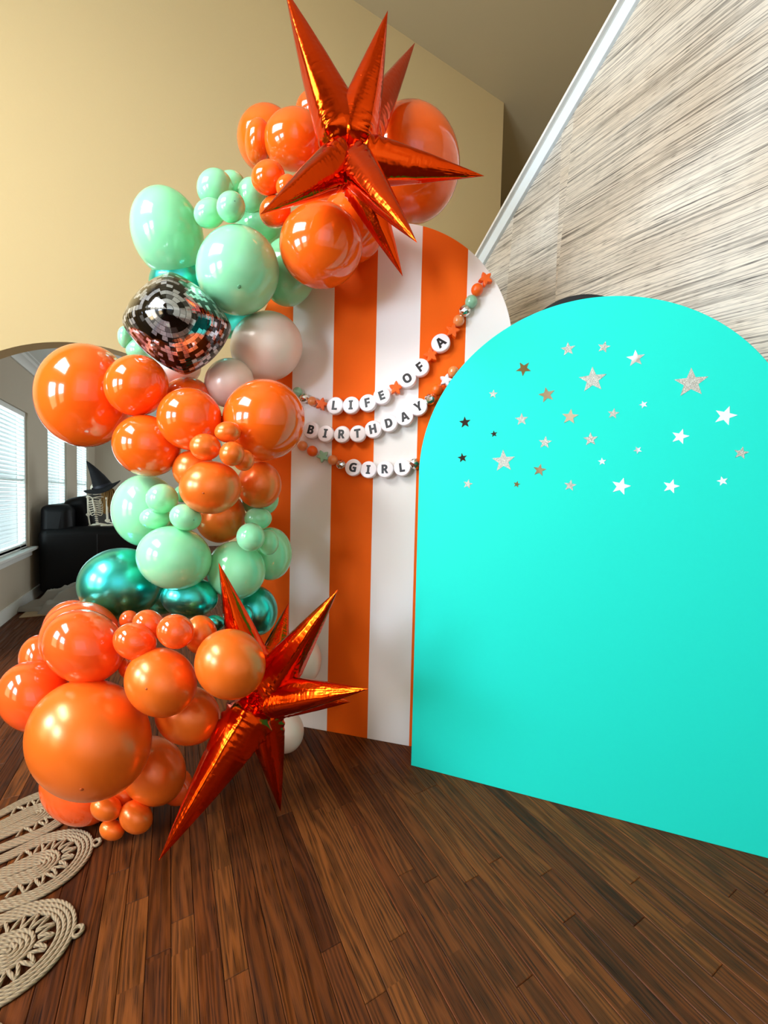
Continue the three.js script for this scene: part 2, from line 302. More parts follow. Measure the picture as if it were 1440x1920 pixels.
// ---- star stickers
{
  const starShape = (r, inner = 0.42) => { const s = new THREE.Shape(); for (let i = 0; i < 10; i++) { const a = Math.PI / 2 + i * Math.PI / 5, q = i % 2 ? r * inner : r; i ? s.lineTo(q * Math.cos(a), q * Math.sin(a)) : s.moveTo(q * Math.cos(a), q * Math.sin(a)); } s.closePath(); return s; };
  const rand = rng(77);
  const glitterMap = dataTexture(256, 256, () => { const v = rand() < 0.35 ? 120 + rand() * 60 : 190 + rand() * 65, w = rand() * 22; return [v - w * 0.3, v, v - w].map(clamp255); });
  const glitterNormal = dataTexture(256, 256, () => [128 + (rand() - 0.5) * 150, 128 + (rand() - 0.5) * 150, 220], false);
  const mirror = std(0xf2efe8, 0.04, { metalness: 1 });
  const glitter = std(0xffffff, 0.35, { metalness: 0.12, map: glitterMap, normalMap: glitterNormal });
  const list = [
    [981.7, 691.3, 15, 175, 'm', 'bronze-dark mirrored star sticker, the topmost of the far left ones near the arch edge'],
    [1065, 654.6, 14, 4, 'g', 'small beige star sticker in the top row, left of the tiny glitter one'],
    [1132, 651, 12, -14, 'g', 'small glitter star sticker highest on the turquoise board'],
    [1191.6, 672, 17, 4, 'm', 'white shining star sticker crossed by a thin dark line'],
    [1111, 712, 26, 3, 'g', 'large silver glitter star sticker in the upper middle of the turquoise board'],
    [1295.6, 717.8, 30, 2, 'g', 'largest silver glitter star sticker, high on the right of the turquoise board'],
    [924.8, 739, 9, -5, 'g', 'tiny beige glitter star sticker above the brown star near the left arch edge'],
    [1025.2, 740.3, 16, 12, 'm', 'gold mirrored star sticker with one dark half, under the bronze-dark star'],
    [1206.3, 758.6, 8, 20, 'm', 'tiny white star sticker below the line-crossed white star'],
    [1359.8, 779.7, 20, -17, 'm', 'white mirrored star sticker with a black upright line, at far right'],
    [871.7, 792, 12, 5, 'm', 'small brown mirrored star sticker nearest the left edge of the arch'],
    [978, 786.6, 13, 2, 'g', 'small glitter star sticker right of the tiny black star'],
    [1068.7, 781.5, 16, -6, 'm', 'white shining star sticker in the middle, below the large glitter star'],
    [1149.9, 775.6, 11, -8, 'g', 'small glitter star sticker right of the middle white star'],
    [926.2, 813.6, 7, 8, 'm', 'tiny black star sticker under the beige one, upper of the two black stars'],
    [1022, 829.7, 13, -4, 'g', 'glitter star sticker above the half-brown star, left of another glitter star'],
    [1107.2, 823.7, 14, 3, 'g', 'glitter star sticker under the middle white star, right of another glitter star'],
    [1275, 818.7, 16, -15, 'm', 'white star sticker below the largest glitter star'],
    [867, 858.5, 10, 10, 'm', 'pale bluish star sticker at the left edge, left of a large glitter star'],
    [944, 864.5, 23, 4, 'g', 'large silver glitter star sticker low on the left of the board'],
    [1195.7, 843.9, 8, 30, 'm', 'tiny pale star sticker left of the white star below the largest star'],
    [1389.6, 849.4, 13, -10, 'g', 'small glitter star sticker farthest right on the board'],
    [1011.5, 881.4, 13, -9, 'm', 'brown half-shaded star sticker right of the low large glitter star'],
    [1128.8, 865.4, 8, 6, 'm', 'tiny gold star sticker below the lower middle glitter star'],
    [877.2, 907.6, 10, -12, 'g', 'small glitter star sticker lowest on the left'],
    [968.8, 908, 7, -12, 'm', 'tiny black star sticker in the bottom row, lower of the two black stars'],
    [1068.8, 910.3, 12, -8, 'g', 'small glitter star sticker in the bottom row between black and gold stars'],
    [1164, 912, 18, -14, 'm', 'gold and brown mirrored star sticker, largest of the bottom row'],
    [1258, 912, 15, -14, 'm', 'white star sticker in the bottom row'],
    [1354.3, 902, 10, 16, 'm', 'tiny pale star sticker lowest on the right'],
  ];
  for (const [px, py, r, turn, kind, label] of list) {
    const c = onBoard(TF, px, py), depth = c.p.clone().sub(EYE).dot(toRoom(0, 0, 1)), rad = r * depth / F * 0.94;
    const geo = new THREE.ExtrudeGeometry(starShape(rad), { depth: 0.0008, bevelEnabled: false }), uv = geo.attributes.uv;
    for (let k = 0; k < uv.count; k++) uv.setXY(k, uv.getX(k) / 0.22 + px * 0.013, uv.getY(k) / 0.22 + py * 0.017);
    const m = part(numbered('star_sticker'), geo, kind === 'm' ? mirror : glitter, scene);
    m.position.copy(c.p).addScaledVector(TF.n, 0.0004); m.rotation.set(0, TF.turn, R(turn), 'YXZ');
    if (kind === 'm') m.rotation.x += R((((px * 7 + py * 3) % 11) - 5) * 0.35);
    tag(m, label, 'sticker', 'star stickers on the turquoise board');
  }
}

// ---- bead strands with letters
const font = await new FontLoader().loadAsync('fonts/droid/droid_sans_bold.typeface.json');
{
  const beadM = {
    orange: phys(0xff6608, 0.4, { clearcoat: 0.15, clearcoatRoughness: 0.15 }), pearl: phys(0xf08e4c, 0.28, { clearcoat: 0.7, clearcoatRoughness: 0.1, sheen: 0.4, sheenColor: new THREE.Color(0xffe0c0) }),
    mint: phys(0x8fc4a0, 0.25, { clearcoat: 0.7, clearcoatRoughness: 0.1 }), white: phys(0xf6eef0, 0.35, { clearcoat: 0.5, clearcoatRoughness: 0.2 }), ink: std(0x08080a, 0.4),
    silver: std(0xe8e4de, 0.12, { metalness: 1, flatShading: true }), cord: std(0xe8dccb, 0.8),
  };
  const sphere = new THREE.SphereGeometry(1, 28, 20), facet = new THREE.IcosahedronGeometry(1.22, 1); facet.computeVertexNormals();
  const starBead = (() => { const s = new THREE.Shape(), n = 60; for (let i = 0; i < n; i++) { const a = Math.PI / 2 + i * 2 * Math.PI / n, k = Math.abs(((i / n * 5) % 1) - 0.5) * 2, r = 0.52 + 0.48 * Math.pow(k, 1.25); i ? s.lineTo(r * Math.cos(a), r * Math.sin(a)) : s.moveTo(r * Math.cos(a), r * Math.sin(a)); } s.closePath(); return new THREE.ExtrudeGeometry(s, { depth: 0.55, bevelEnabled: true, bevelSize: 0.14, bevelThickness: 0.14, bevelOffset: -0.12, bevelSegments: 3 }).translate(0, 0, -0.27); })();
  const disc = (() => { const p = []; for (const [r, z] of [[0, -0.3], [0.88, -0.3], [0.97, -0.25], [1, -0.16], [1, 0.16], [0.97, 0.25], [0.88, 0.3], [0, 0.3]]) p.push(new THREE.Vector2(r, z)); return new THREE.LatheGeometry(p, 48).rotateX(Math.PI / 2); })();
  const letters = {};
  const letterGeo = (ch) => letters[ch] ??= (() => { const g = new TextGeometry(ch, { font, size: 1.0, depth: 0.05, curveSegments: 8, bevelEnabled: true, bevelSize: 0.022, bevelThickness: 0.012, bevelSegments: 1 }); g.computeBoundingBox(); const b = g.boundingBox; return g.translate(-(b.min.x + b.max.x) / 2, -(b.min.y + b.max.y) / 2, 0.29); })();
  const rows = [
    ['orange, mint and silver bead strand with letter discs reading LIFE OF A, topmost of three', [
      ['m', 558, 735, 9], ['s', 570.4, 746.4, 7.5], ['p', 585.7, 752.6, 9], ['*o', 603, 758, 12], ['L', 629.4, 761.7, 16], ['I', 659.6, 761.1, 16], ['F', 690.2, 756.5, 16], ['E', 717, 743.4, 16], ['*o', 742.4, 728.1, 13], ['O', 764.4, 711.6, 16.5], ['F', 788.3, 690.2, 16.5], ['*o', 808, 667, 13.5], ['A', 826.5, 644.4, 17], ['*o', 848.4, 621.2, 13.5], ['p', 860, 601.6, 10.5], ['s', 871.4, 582.4, 9.5], ['m', 883.6, 565.6, 11.5], ['o', 894.6, 543.3, 11], ['*o', 910.2, 524.3, 13]]],
    ['bead strand with letter discs reading BIRTHDAY, middle of three', [
      ['B', 585, 807, 15.5], ['I', 612.3, 814, 15.5], ['R', 642.2, 815.2, 15.5], ['T', 671.9, 814, 15.5], ['H', 700.3, 805.7, 16], ['D', 730.2, 794.7, 16], ['A', 759.3, 782.5, 16], ['Y', 785.2, 764.2, 16], ['s', 806.3, 748.9, 9], ['o', 819, 730.6, 10], ['*w', 836, 713.5, 12], ['p', 850, 697, 10]]],
    ['bead strand with letter discs reading GIRL, lowest of three', [
      ['p', 567.4, 836, 9.5], ['o', 585.7, 845.8, 10], ['*m', 605.6, 855.8, 12], ['p', 623.9, 862.9, 9.5], ['s', 639.8, 871.1, 8], ['G', 663.6, 877.2, 15.5], ['I', 691.7, 881.2, 15.5], ['R', 723.2, 880.3, 15.5], ['L', 754.7, 877.2, 15.5], ['s', 777.6, 869.6, 9]]],
  ];
  const off = 0.024;
  for (const [label, beads] of rows) {
    const pts = beads.map(([, x, y]) => onBoard(SF, x, y, off));
    const root = pts[Math.floor(pts.length / 2)], t = thing('bead_strand', label, 'garland', root.p, SF.turn);
    const loc = pts.map((q) => V(q.x - root.x, q.y - root.y, 0));
    part('cord', tube(loc, 0.0018, 80, 6), beadM.cord, t);
    beads.forEach(([k, , , r], i) => {
      const depth = pts[i].p.clone().sub(EYE).dot(toRoom(0, 0, 1)), rad = r * depth / F, a = loc[Math.max(0, i - 1)], b = loc[Math.min(loc.length - 1, i + 1)], tilt = Math.atan2(b.y - a.y, b.x - a.x);
      let m;
      if (k[0] === '*') { m = part('star_bead', starBead, { o: beadM.orange, m: beadM.mint, w: beadM.white }[k[1]], t, loc[i]); m.scale.setScalar(rad); m.rotation.z = tilt + i * 0.4; m.rotation.y = 0.25; }
      else if (k === 'm' || k === 'p' || k === 'o') { m = part('round_bead', sphere, { m: beadM.mint, p: beadM.pearl, o: beadM.orange }[k], t, loc[i]); m.scale.setScalar(rad); }
      else if (k === 's') { m = part('silver_bead', facet, beadM.silver, t, loc[i]); m.scale.setScalar(rad); }
      else {
        m = part('letter_disc', disc, beadM.white, t, loc[i].clone().setZ(i % 2 ? 0.003 : 0)); m.scale.setScalar(rad * 1.04); m.rotation.set(-0.12, 0, tilt * 0.82);
        const l = part('letter', letterGeo(k), beadM.ink, m); l.userData.label = 'black letter ' + k;
      }
    });
  }
}

// ================================================================ THE BALLOON GARLAND
const BM = {
  orange: phys(0xff6614, 0.13, { clearcoat: 0.6, clearcoatRoughness: 0.04 }),
  coral: phys(0xff5e1e, 0.13, { clearcoat: 0.6, clearcoatRoughness: 0.04 }),
  pearl: phys(0xfc761e, 0.3, { metalness: 0.25, clearcoat: 0.35, clearcoatRoughness: 0.22 }),
  mint: phys(0x96ecb4, 0.14, { clearcoat: 0.55, clearcoatRoughness: 0.05 }),
  teal: phys(0x44dcd6, 0.3, { metalness: 1, clearcoat: 0.4, clearcoatRoughness: 0.08 }),
  ivory: phys(0xf2e2d4, 0.32, { metalness: 0.04, clearcoat: 0.4, clearcoatRoughness: 0.2 }),
};
const knotM = { orange: std(0xc8480f, 0.5), coral: std(0xc8480f, 0.5), pearl: std(0xb85014, 0.5), mint: std(0x5fa67a, 0.5), teal: std(0x0e4f4c, 0.4), ivory: std(0xb9a48f, 0.5) };
const skinGeo = (() => {                                              // balloon with its rounded crown towards -z and its neck towards +z
  const p = [];
  for (let i = 0; i <= 44; i++) { const a = Math.PI * i / 44, c = -Math.cos(a); let r = Math.sin(a), z = c; if (c > 0) { z = c * 1.1; r *= 1 - 0.12 * c * c; } p.push(new THREE.Vector2(Math.max(r, i === 44 ? 0.035 : 0), z)); }
  return new THREE.LatheGeometry(p, 56).rotateX(Math.PI / 2);
})();
const knotGeo = merge([new THREE.CylinderGeometry(0.05, 0.03, 0.08, 10).rotateX(Math.PI / 2).translate(0, 0, 1.12), new THREE.TorusGeometry(0.05, 0.025, 6, 14).translate(0, 0, 1.16), new THREE.ConeGeometry(0.08, 0.07, 12, 1, true).rotateX(-Math.PI / 2).translate(0, 0, 1.2)]);
const tipGeo = new THREE.SphereGeometry(0.045, 12, 8).scale(1, 1, 0.5);
function balloon(kind, px, py, rx, ry, turn, depth, label, tip) {
  // the outline seen along this line of sight gives the two cross radii; the third is their mean
  const v = sight(px, py).normalize(), d = at(px, py, depth).distanceTo(EYE);
  const e1 = v.clone().cross(V(0, 1, 0)).normalize(), e2 = e1.clone().cross(v).normalize(), c = Math.cos(R(turn)), s = Math.sin(R(turn));
  const flat = (x, y) => { const r = sight(x, y); r.multiplyScalar(d / r.dot(v)).addScaledVector(v, -d); return [r.dot(e1), r.dot(e2)]; };
  let mx = 0, my = 0, n = 72; const q = [];
  for (let i = 0; i < n; i++) { const t = 2 * Math.PI * i / n, x = rx * Math.cos(t), y = ry * Math.sin(t); const f = flat(px + x * c - y * s, py + x * s + y * c); q.push(f); mx += f[0] / n; my += f[1] / n; }
  let xx = 0, xy = 0, yy = 0; for (const [x, y] of q) { xx += (x - mx) ** 2 / n; xy += (x - mx) * (y - my) / n; yy += (y - my) ** 2 / n; }
  const tr = (xx + yy) / 2, df = Math.hypot((xx - yy) / 2, xy), ang = 0.5 * Math.atan2(2 * xy, xx - yy);
  const shrink = (r) => r / Math.sqrt(1 + r * r / (d * d)), A = shrink(Math.sqrt(2 * (tr + df))), B = shrink(Math.sqrt(2 * (tr - df)));
  const ea = e1.clone().multiplyScalar(Math.cos(ang)).addScaledVector(e2, Math.sin(ang)), eb = v.clone().cross(ea).normalize();
  const o = thing('balloon', label, 'balloon', EYE.clone().addScaledVector(v, d).addScaledVector(e1, mx).addScaledVector(e2, my), 0, 'balloons of the garland');
  o.quaternion.setFromRotationMatrix(new THREE.Matrix4().makeBasis(ea, eb, v)); o.scale.set(A, B, Math.sqrt(A * B));
  part('skin', skinGeo, BM[kind], o); part('knot', knotGeo, knotM[kind], o);
  if (tip) {
    const f = flat(tip[0], tip[1]), w = e1.clone().multiplyScalar(f[0] - mx).addScaledVector(e2, f[1] - my), x = w.dot(ea) / A, y = w.dot(eb) / B;
    const m = part('tip', tipGeo, knotM[kind], o, V(x, y, -Math.sqrt(Math.max(0, 1 - x * x - y * y)))); m.lookAt(o.localToWorld(V(x * 2, y * 2, m.position.z * 2))); m.scale.setScalar(kind === 'pearl' ? 0.7 : 1);
  }
  return o;
}
const garland = [
  // ---- orange cluster round the upper starburst
  ['orange', 771, 308, 91, 119, 0, 1.78, 'largest orange balloon of the top cluster, right of the foil starburst'],
  ['orange', 602, 461, 78, 84, -10, 1.60, 'big orange balloon hanging lowest in the top cluster, over the orange stripe'],
  ['orange', 660, 424, 61, 74, 0, 1.70, 'orange balloon half hidden behind the lowest one of the top cluster'],
  ['orange', 501, 262, 56, 70, -12, 1.80, 'orange balloon at the far upper left of the top cluster'],
  ['orange', 484, 266, 25, 46, 0, 1.66, 'narrow small orange balloon in front of the far upper left one'],
  ['orange', 552, 262, 58, 63, -8, 1.66, 'orange balloon between the upper left one and the foil starburst'],
  ['coral', 590, 206, 36, 42, 0, 1.85, 'pinkish orange balloon peeping out behind the topmost foil spike'],
  ['orange', 503, 333, 32, 35, 0, 1.52, 'small orange balloon under the upper left pair, the biggest of that trio'],
  ['orange', 538, 350, 21, 24, 0, 1.50, 'tiny orange balloon just above the left pointing foil spike'],
  ['orange', 516, 397, 30, 32, 0, 1.58, 'small orange balloon below the tip of the left foil spike'],
  ['orange', 640, 322, 68, 74, 0, 1.80, 'orange balloon mostly covered by the centre of the upper starburst'],
  // ---- upper mint cluster
  ['mint', 314, 437, 66, 92, -22, 1.72, 'big mint balloon at the far upper left'],
  ['mint', 403, 353, 34, 39, -15, 1.62, 'small mint balloon on top of the mint cluster'],
  ['mint', 431, 352, 30, 34, 0, 1.72, 'pale mint balloon behind the topmost small mint one'],
  ['mint', 393, 400, 30, 30, 0, 1.56, 'small mint balloon between the two big upper mint ones'],
  ['mint', 433, 388, 27, 31, -10, 1.47, 'small mint balloon with a dark dot, in front of the mint cluster', [440, 377]],
  ['mint', 471, 366, 27, 35, -8, 1.68, 'small mint balloon touching the orange cluster'],
  ['mint', 490, 413, 50, 50, 0, 1.80, 'mint balloon behind the dotted small one, beside the orange cluster'],
  ['mint', 446, 508, 78, 87, -14, 1.58, 'big mint balloon with a dark dot, upper right of the disco balloon', [448, 535]],
  ['mint', 541, 510, 52, 67, 0, 1.80, 'shaded mint balloon under the lowest orange one of the top cluster'],
  ['teal', 335, 527, 56, 50, 0, 1.82, 'dark teal chrome balloon behind the top of the disco balloon'],
  ['teal', 426, 590, 50, 46, 0, 1.84, 'dark teal chrome balloon between the disco balloon and the big ivory one'],
  ['mint', 234, 632, 14, 21, -10, 1.62, 'tiny mint balloon left of the disco balloon'],
  ['mint', 264, 659, 30, 24, 30, 1.66, 'small mint balloon under the left edge of the disco balloon'],
  // ---- ivory balloons
  ['ivory', 500, 650, 68, 67, 0, 1.78, 'big ivory pearl balloon right of the disco balloon'],
  ['ivory', 430, 718, 47, 47, 0, 1.70, 'smaller ivory pearl balloon below the disco balloon'],
  ['ivory', 334, 690, 44, 36, 0, 1.72, 'ivory balloon glimpsed between the disco balloon and the orange ones'],
  // ---- middle orange cluster
  ['orange', 160, 742, 94, 100, -38, 1.55, 'largest orange balloon of the middle cluster, far left in front of the arch'],
  ['orange', 256, 723, 62, 58, 12, 1.47, 'orange balloon between the far left one and the disco balloon'],
  ['orange', 350, 742, 44, 36, 0, 1.64, 'dark orange balloon in the gap below the disco balloon'],
  ['orange', 356, 786, 63, 58, 25, 1.46, 'orange balloon in the centre of the middle cluster'],
  ['orange', 276, 836, 67, 57, 18, 1.49, 'orange balloon at the lower left of the middle cluster, over the sofa'],
  ['orange', 495, 788, 78, 77, 0, 1.55, 'big orange balloon beside the letter beads'],
  ['pearl', 427, 810, 25, 20, 0, 1.38, 'tiny pearl orange balloon, the topmost of four in a bunch'],
  ['pearl', 385, 838, 30, 25, 10, 1.36, 'tiny pearl orange balloon, leftmost of four in a bunch'],
  ['pearl', 435, 851, 24, 23, 0, 1.33, 'tiny pearl orange balloon in front of the bunch of four'],
  ['pearl', 457, 863, 20, 20, 0, 1.38, 'tiny pearl orange balloon at the right of the bunch of four'],
  ['pearl', 395, 914, 59, 50, 0, 1.40, 'pearl orange balloon with a small dot, below the bunch of four tiny ones', [382, 924]],
  ['pearl', 363, 880, 40, 37, 0, 1.52, 'pearl orange balloon half hidden at the left of the dotted one'],
  ['pearl', 486, 909, 42, 44, 0, 1.62, 'pearl orange balloon under the big one beside the letter beads'],
  ['pearl', 413, 968, 48, 50, 0, 1.66, 'shaded pearl orange balloon among the lower mint ones'],
  // ---- lower mint cluster
  ['mint', 273, 957, 65, 68, 0, 1.60, 'big pale mint balloon beside the skeleton'],
  ['mint', 304, 935, 31, 28, 0, 1.44, 'small mint balloon on the upper part of the big pale one'],
  ['mint', 291, 972, 30, 21, 0, 1.46, 'small mint balloon on the lower part of the big pale one'],
  ['mint', 348, 970, 31, 25, 12, 1.40, 'small mint balloon with a dark dot, above the big oval mint one', [363, 975]],
  ['mint', 341, 926, 16, 16, 0, 1.55, 'sliver of a mint balloon beside the dotted pearl orange one'],
  ['mint', 327, 1046, 72, 60, 8, 1.43, 'big oval mint balloon at the bottom of the mint cluster'],
  ['mint', 443, 1069, 56, 55, 0, 1.56, 'grey-green mint balloon behind the upright foil spike'],
  ['mint', 470, 1007, 27, 27, 0, 1.46, 'small round mint balloon at the right of the mint cluster'],
  ['mint', 503, 1017, 20, 24, 0, 1.56, 'tiny mint balloon tucked behind the small round one'],
  ['mint', 507, 1038, 41, 50, 0, 1.72, 'shaded mint balloon against the leftmost orange stripe'],
  ['mint', 484, 972, 26, 21, 0, 1.64, 'small mint balloon under the right pearl orange one'],
  ['mint', 487, 936, 36, 33, 0, 1.78, 'mint balloon mostly hidden behind the right pearl orange one'],
  // ---- teal chrome
  ['teal', 227, 1094, 83, 67, -8, 1.55, 'largest teal chrome balloon, left under the mint cluster'],
  ['teal', 303, 1112, 40, 40, 0, 1.66, 'dark teal chrome balloon squeezed between the two front chrome ones'],
  ['teal', 356, 1120, 54, 39, 0, 1.48, 'teal chrome balloon under the big oval mint one'],
  ['teal', 478, 1145, 43, 48, 0, 1.70, 'dull teal chrome balloon right of the upright foil spike'],
  ['teal', 403, 1168, 19, 15, 0, 1.42, 'tiny teal chrome balloon at the foot of the upright foil spike, left side'],
  ['teal', 460, 1153, 16, 18, 0, 1.54, 'tiny teal chrome balloon right behind the upright foil spike'],
  // ---- bottom orange cluster
  ['coral', 158, 1212, 79, 70, 12, 1.25, 'big orange balloon at the upper left of the bottom cluster'],
  ['coral', 152, 1198, 80, 70, -18, 1.38, 'orange balloon behind the upper left big one of the bottom cluster'],
  ['coral', 142, 1190, 64, 66, -20, 1.50, 'orange balloon showing a thin rim under the largest teal chrome one'],
  ['coral', 80, 1237, 46, 48, 0, 1.40, 'orange balloon peeking at the left above the leftmost one'],
  ['coral', 64, 1306, 72, 68, -12, 1.26, 'leftmost orange balloon, cut by the edge of the photograph'],
  ['pearl', 168, 1386, 122, 115, -25, 1.20, 'largest pearl orange balloon of the whole garland, low on the left', [154, 1474]],
  ['coral', 148, 1482, 75, 68, 10, 1.41, 'orange balloon resting on the rug under the largest pearl one'],
  ['coral', 253, 1203, 42, 36, 10, 1.22, 'small orange balloon on top of the bottom cluster, left of its pair'],
  ['coral', 279, 1172, 32, 29, 15, 1.28, 'small orange balloon rising behind the pair on top of the bottom cluster'],
  ['coral', 329, 1184, 36, 33, 0, 1.22, 'small orange balloon on top of the bottom cluster, right of its pair'],
  ['pearl', 376, 1190, 32, 37, 0, 1.34, 'pearl orange balloon behind the right one of the top pair'],
  ['coral', 243, 1164, 20, 20, 0, 1.42, 'sliver of an orange balloon below the largest teal chrome one'],
  ['pearl', 302, 1279, 69, 66, 10, 1.22, 'pearl orange balloon with a small dot in the middle of the bottom cluster', [276, 1291]],
  ['pearl', 432, 1245, 67, 67, 0, 1.22, 'round pearl orange balloon in front of the lower starburst'],
  ['pearl', 352, 1341, 62, 57, 0, 1.36, 'shaded pearl orange balloon below the round one of the lower starburst'],
  ['coral', 240, 1253, 19, 20, 0, 1.32, 'tiny orange balloon in the gap left of the dotted pearl one'],
  ['pearl', 288, 1445, 62, 67, 0, 1.42, 'shaded orange balloon right of the largest pearl one'],
  ['coral', 330, 1474, 34, 38, 0, 1.48, 'dark orange balloon behind the long foil spike near the floor'],
  ['pearl', 199, 1515, 30, 26, 0, 1.32, 'small pearl orange balloon, left of three near the floor'],
  ['pearl', 255, 1532, 32, 33, -20, 1.34, 'small pearl orange balloon, right of three near the floor'],
  ['pearl', 210, 1556, 24, 21, 0, 1.33, 'small pearl orange balloon, lowest of three near the floor'],
  ['pearl', 231, 1490, 30, 27, 0, 1.40, 'small pearl orange balloon behind the three near the floor'],
  ['coral', 430, 1415, 34, 42, 25, 1.62, 'orange balloon between the long and the downward foil spikes'],
  ['ivory', 533, 1370, 37, 43, 0, 1.80, 'ivory balloon on the floor behind the downward foil spike'],
  ['ivory', 563, 1236, 40, 50, 0, 1.86, 'ivory balloon behind the lower starburst at the cream stripe'],
];
for (const b of garland) balloon(...b);

// ---- foil starbursts
{
  const foilBump = dataTexture(256, 512, (x, y) => { const v = 128 + 60 * noise.noise(x * 0.12, y * 0.012, 2.5) + 40 * noise.noise(x * 0.05, y * 0.05, 8.5); return [v, v, v].map(clamp255); }, false);
  const foil = phys(0xe8470a, 0.16, { metalness: 1, bumpMap: foilBump, bumpScale: 0.002 });
  const spike = (dir, L, Rm, seed) => {
    const nT = 72, nA = 48, P = [], U = [], I = [], rand = rng(seed), ph = rand() * 6.28, side = V(0.31, 0.87, 0.2).cross(dir).normalize(), up = dir.clone().cross(side).normalize();
    for (let i = 0; i <= nT; i++) {
      const t = i / nT, prof = t < 0.15 ? 0.36 + 0.64 * Math.sin(t / 0.15 * Math.PI / 2) : 1.004 - Math.pow((t - 0.15) / 0.85, 1.22);
      for (let j = 0; j <= nA; j++) {
        const a = 2 * Math.PI * j / nA, ridge = Math.pow(Math.abs(Math.cos(2 * (a + ph) * 0.75 * 4 / 3)), 7);   // four welded seams stand proud
        const pucker = Math.exp(-(((t - 0.14) / 0.14) ** 2)) * ridge * 0.07 * Math.sin(t * (120 + 25 * Math.cos(a * 2 + seed)) + seed + 3 * Math.cos(a));
        const r = Rm * prof * (0.95 + 0.09 * ridge + pucker + 0.025 * noise.noise(t * 6 + seed, Math.cos(a) * 1.4, Math.sin(a) * 1.4));
        const q = dir.clone().multiplyScalar(t * L).addScaledVector(side, r * Math.cos(a)).addScaledVector(up, r * Math.sin(a));
        P.push(q.x, q.y, q.z); U.push(j / nA, t * 2);
      }
    }
    for (let i = 0; i < nT; i++) for (let j = 0; j < nA; j++) { const k = i * (nA + 1) + j; I.push(k, k + nA + 1, k + 1, k + 1, k + nA + 1, k + nA + 2); }
    const g = new THREE.BufferGeometry(); g.setAttribute('position', new THREE.Float32BufferAttribute(P, 3)); g.setAttribute('uv', new THREE.Float32BufferAttribute(U, 2)); g.setIndex(I); g.computeVertexNormals(); return g;
  };
  const burst = (label, c, tips) => {
    const root = at(...c), t = thing('foil_starburst', label, 'foil balloon', root);
    tips.forEach(([x, y, z, r], i) => { const d = at(x, y, z).sub(root), L = d.length(); part('spike', spike(d.normalize(), L, r * 1.13, 11 + i * 7 + Math.round(x)), foil, t); });
    part('hub', new THREE.SphereGeometry(0.028, 24, 16), foil, t);
  };
  burst('metallic orange foil starburst balloon at the top of the garland', [656, 297, 1.43], [
    [533, -24, 1.30, 0.082], [727, 20, 1.30, 0.074], [778, 80, 1.62, 0.066], [908, 330, 1.46, 0.068], [782, 455, 1.18, 0.062], [755, 518, 1.54, 0.062], [488, 402, 1.24, 0.066]]);
  burst('metallic orange foil starburst balloon near the floor at the bottom of the garland', [490, 1308, 1.42], [
    [410, 1055, 1.36, 0.066], [541, 1130, 1.66, 0.062], [634, 1105, 1.34, 0.070], [690, 1292, 1.24, 0.064], [658, 1316, 1.52, 0.060], [297, 1614, 1.17, 0.078], [526, 1522, 1.465, 0.062]]);
}

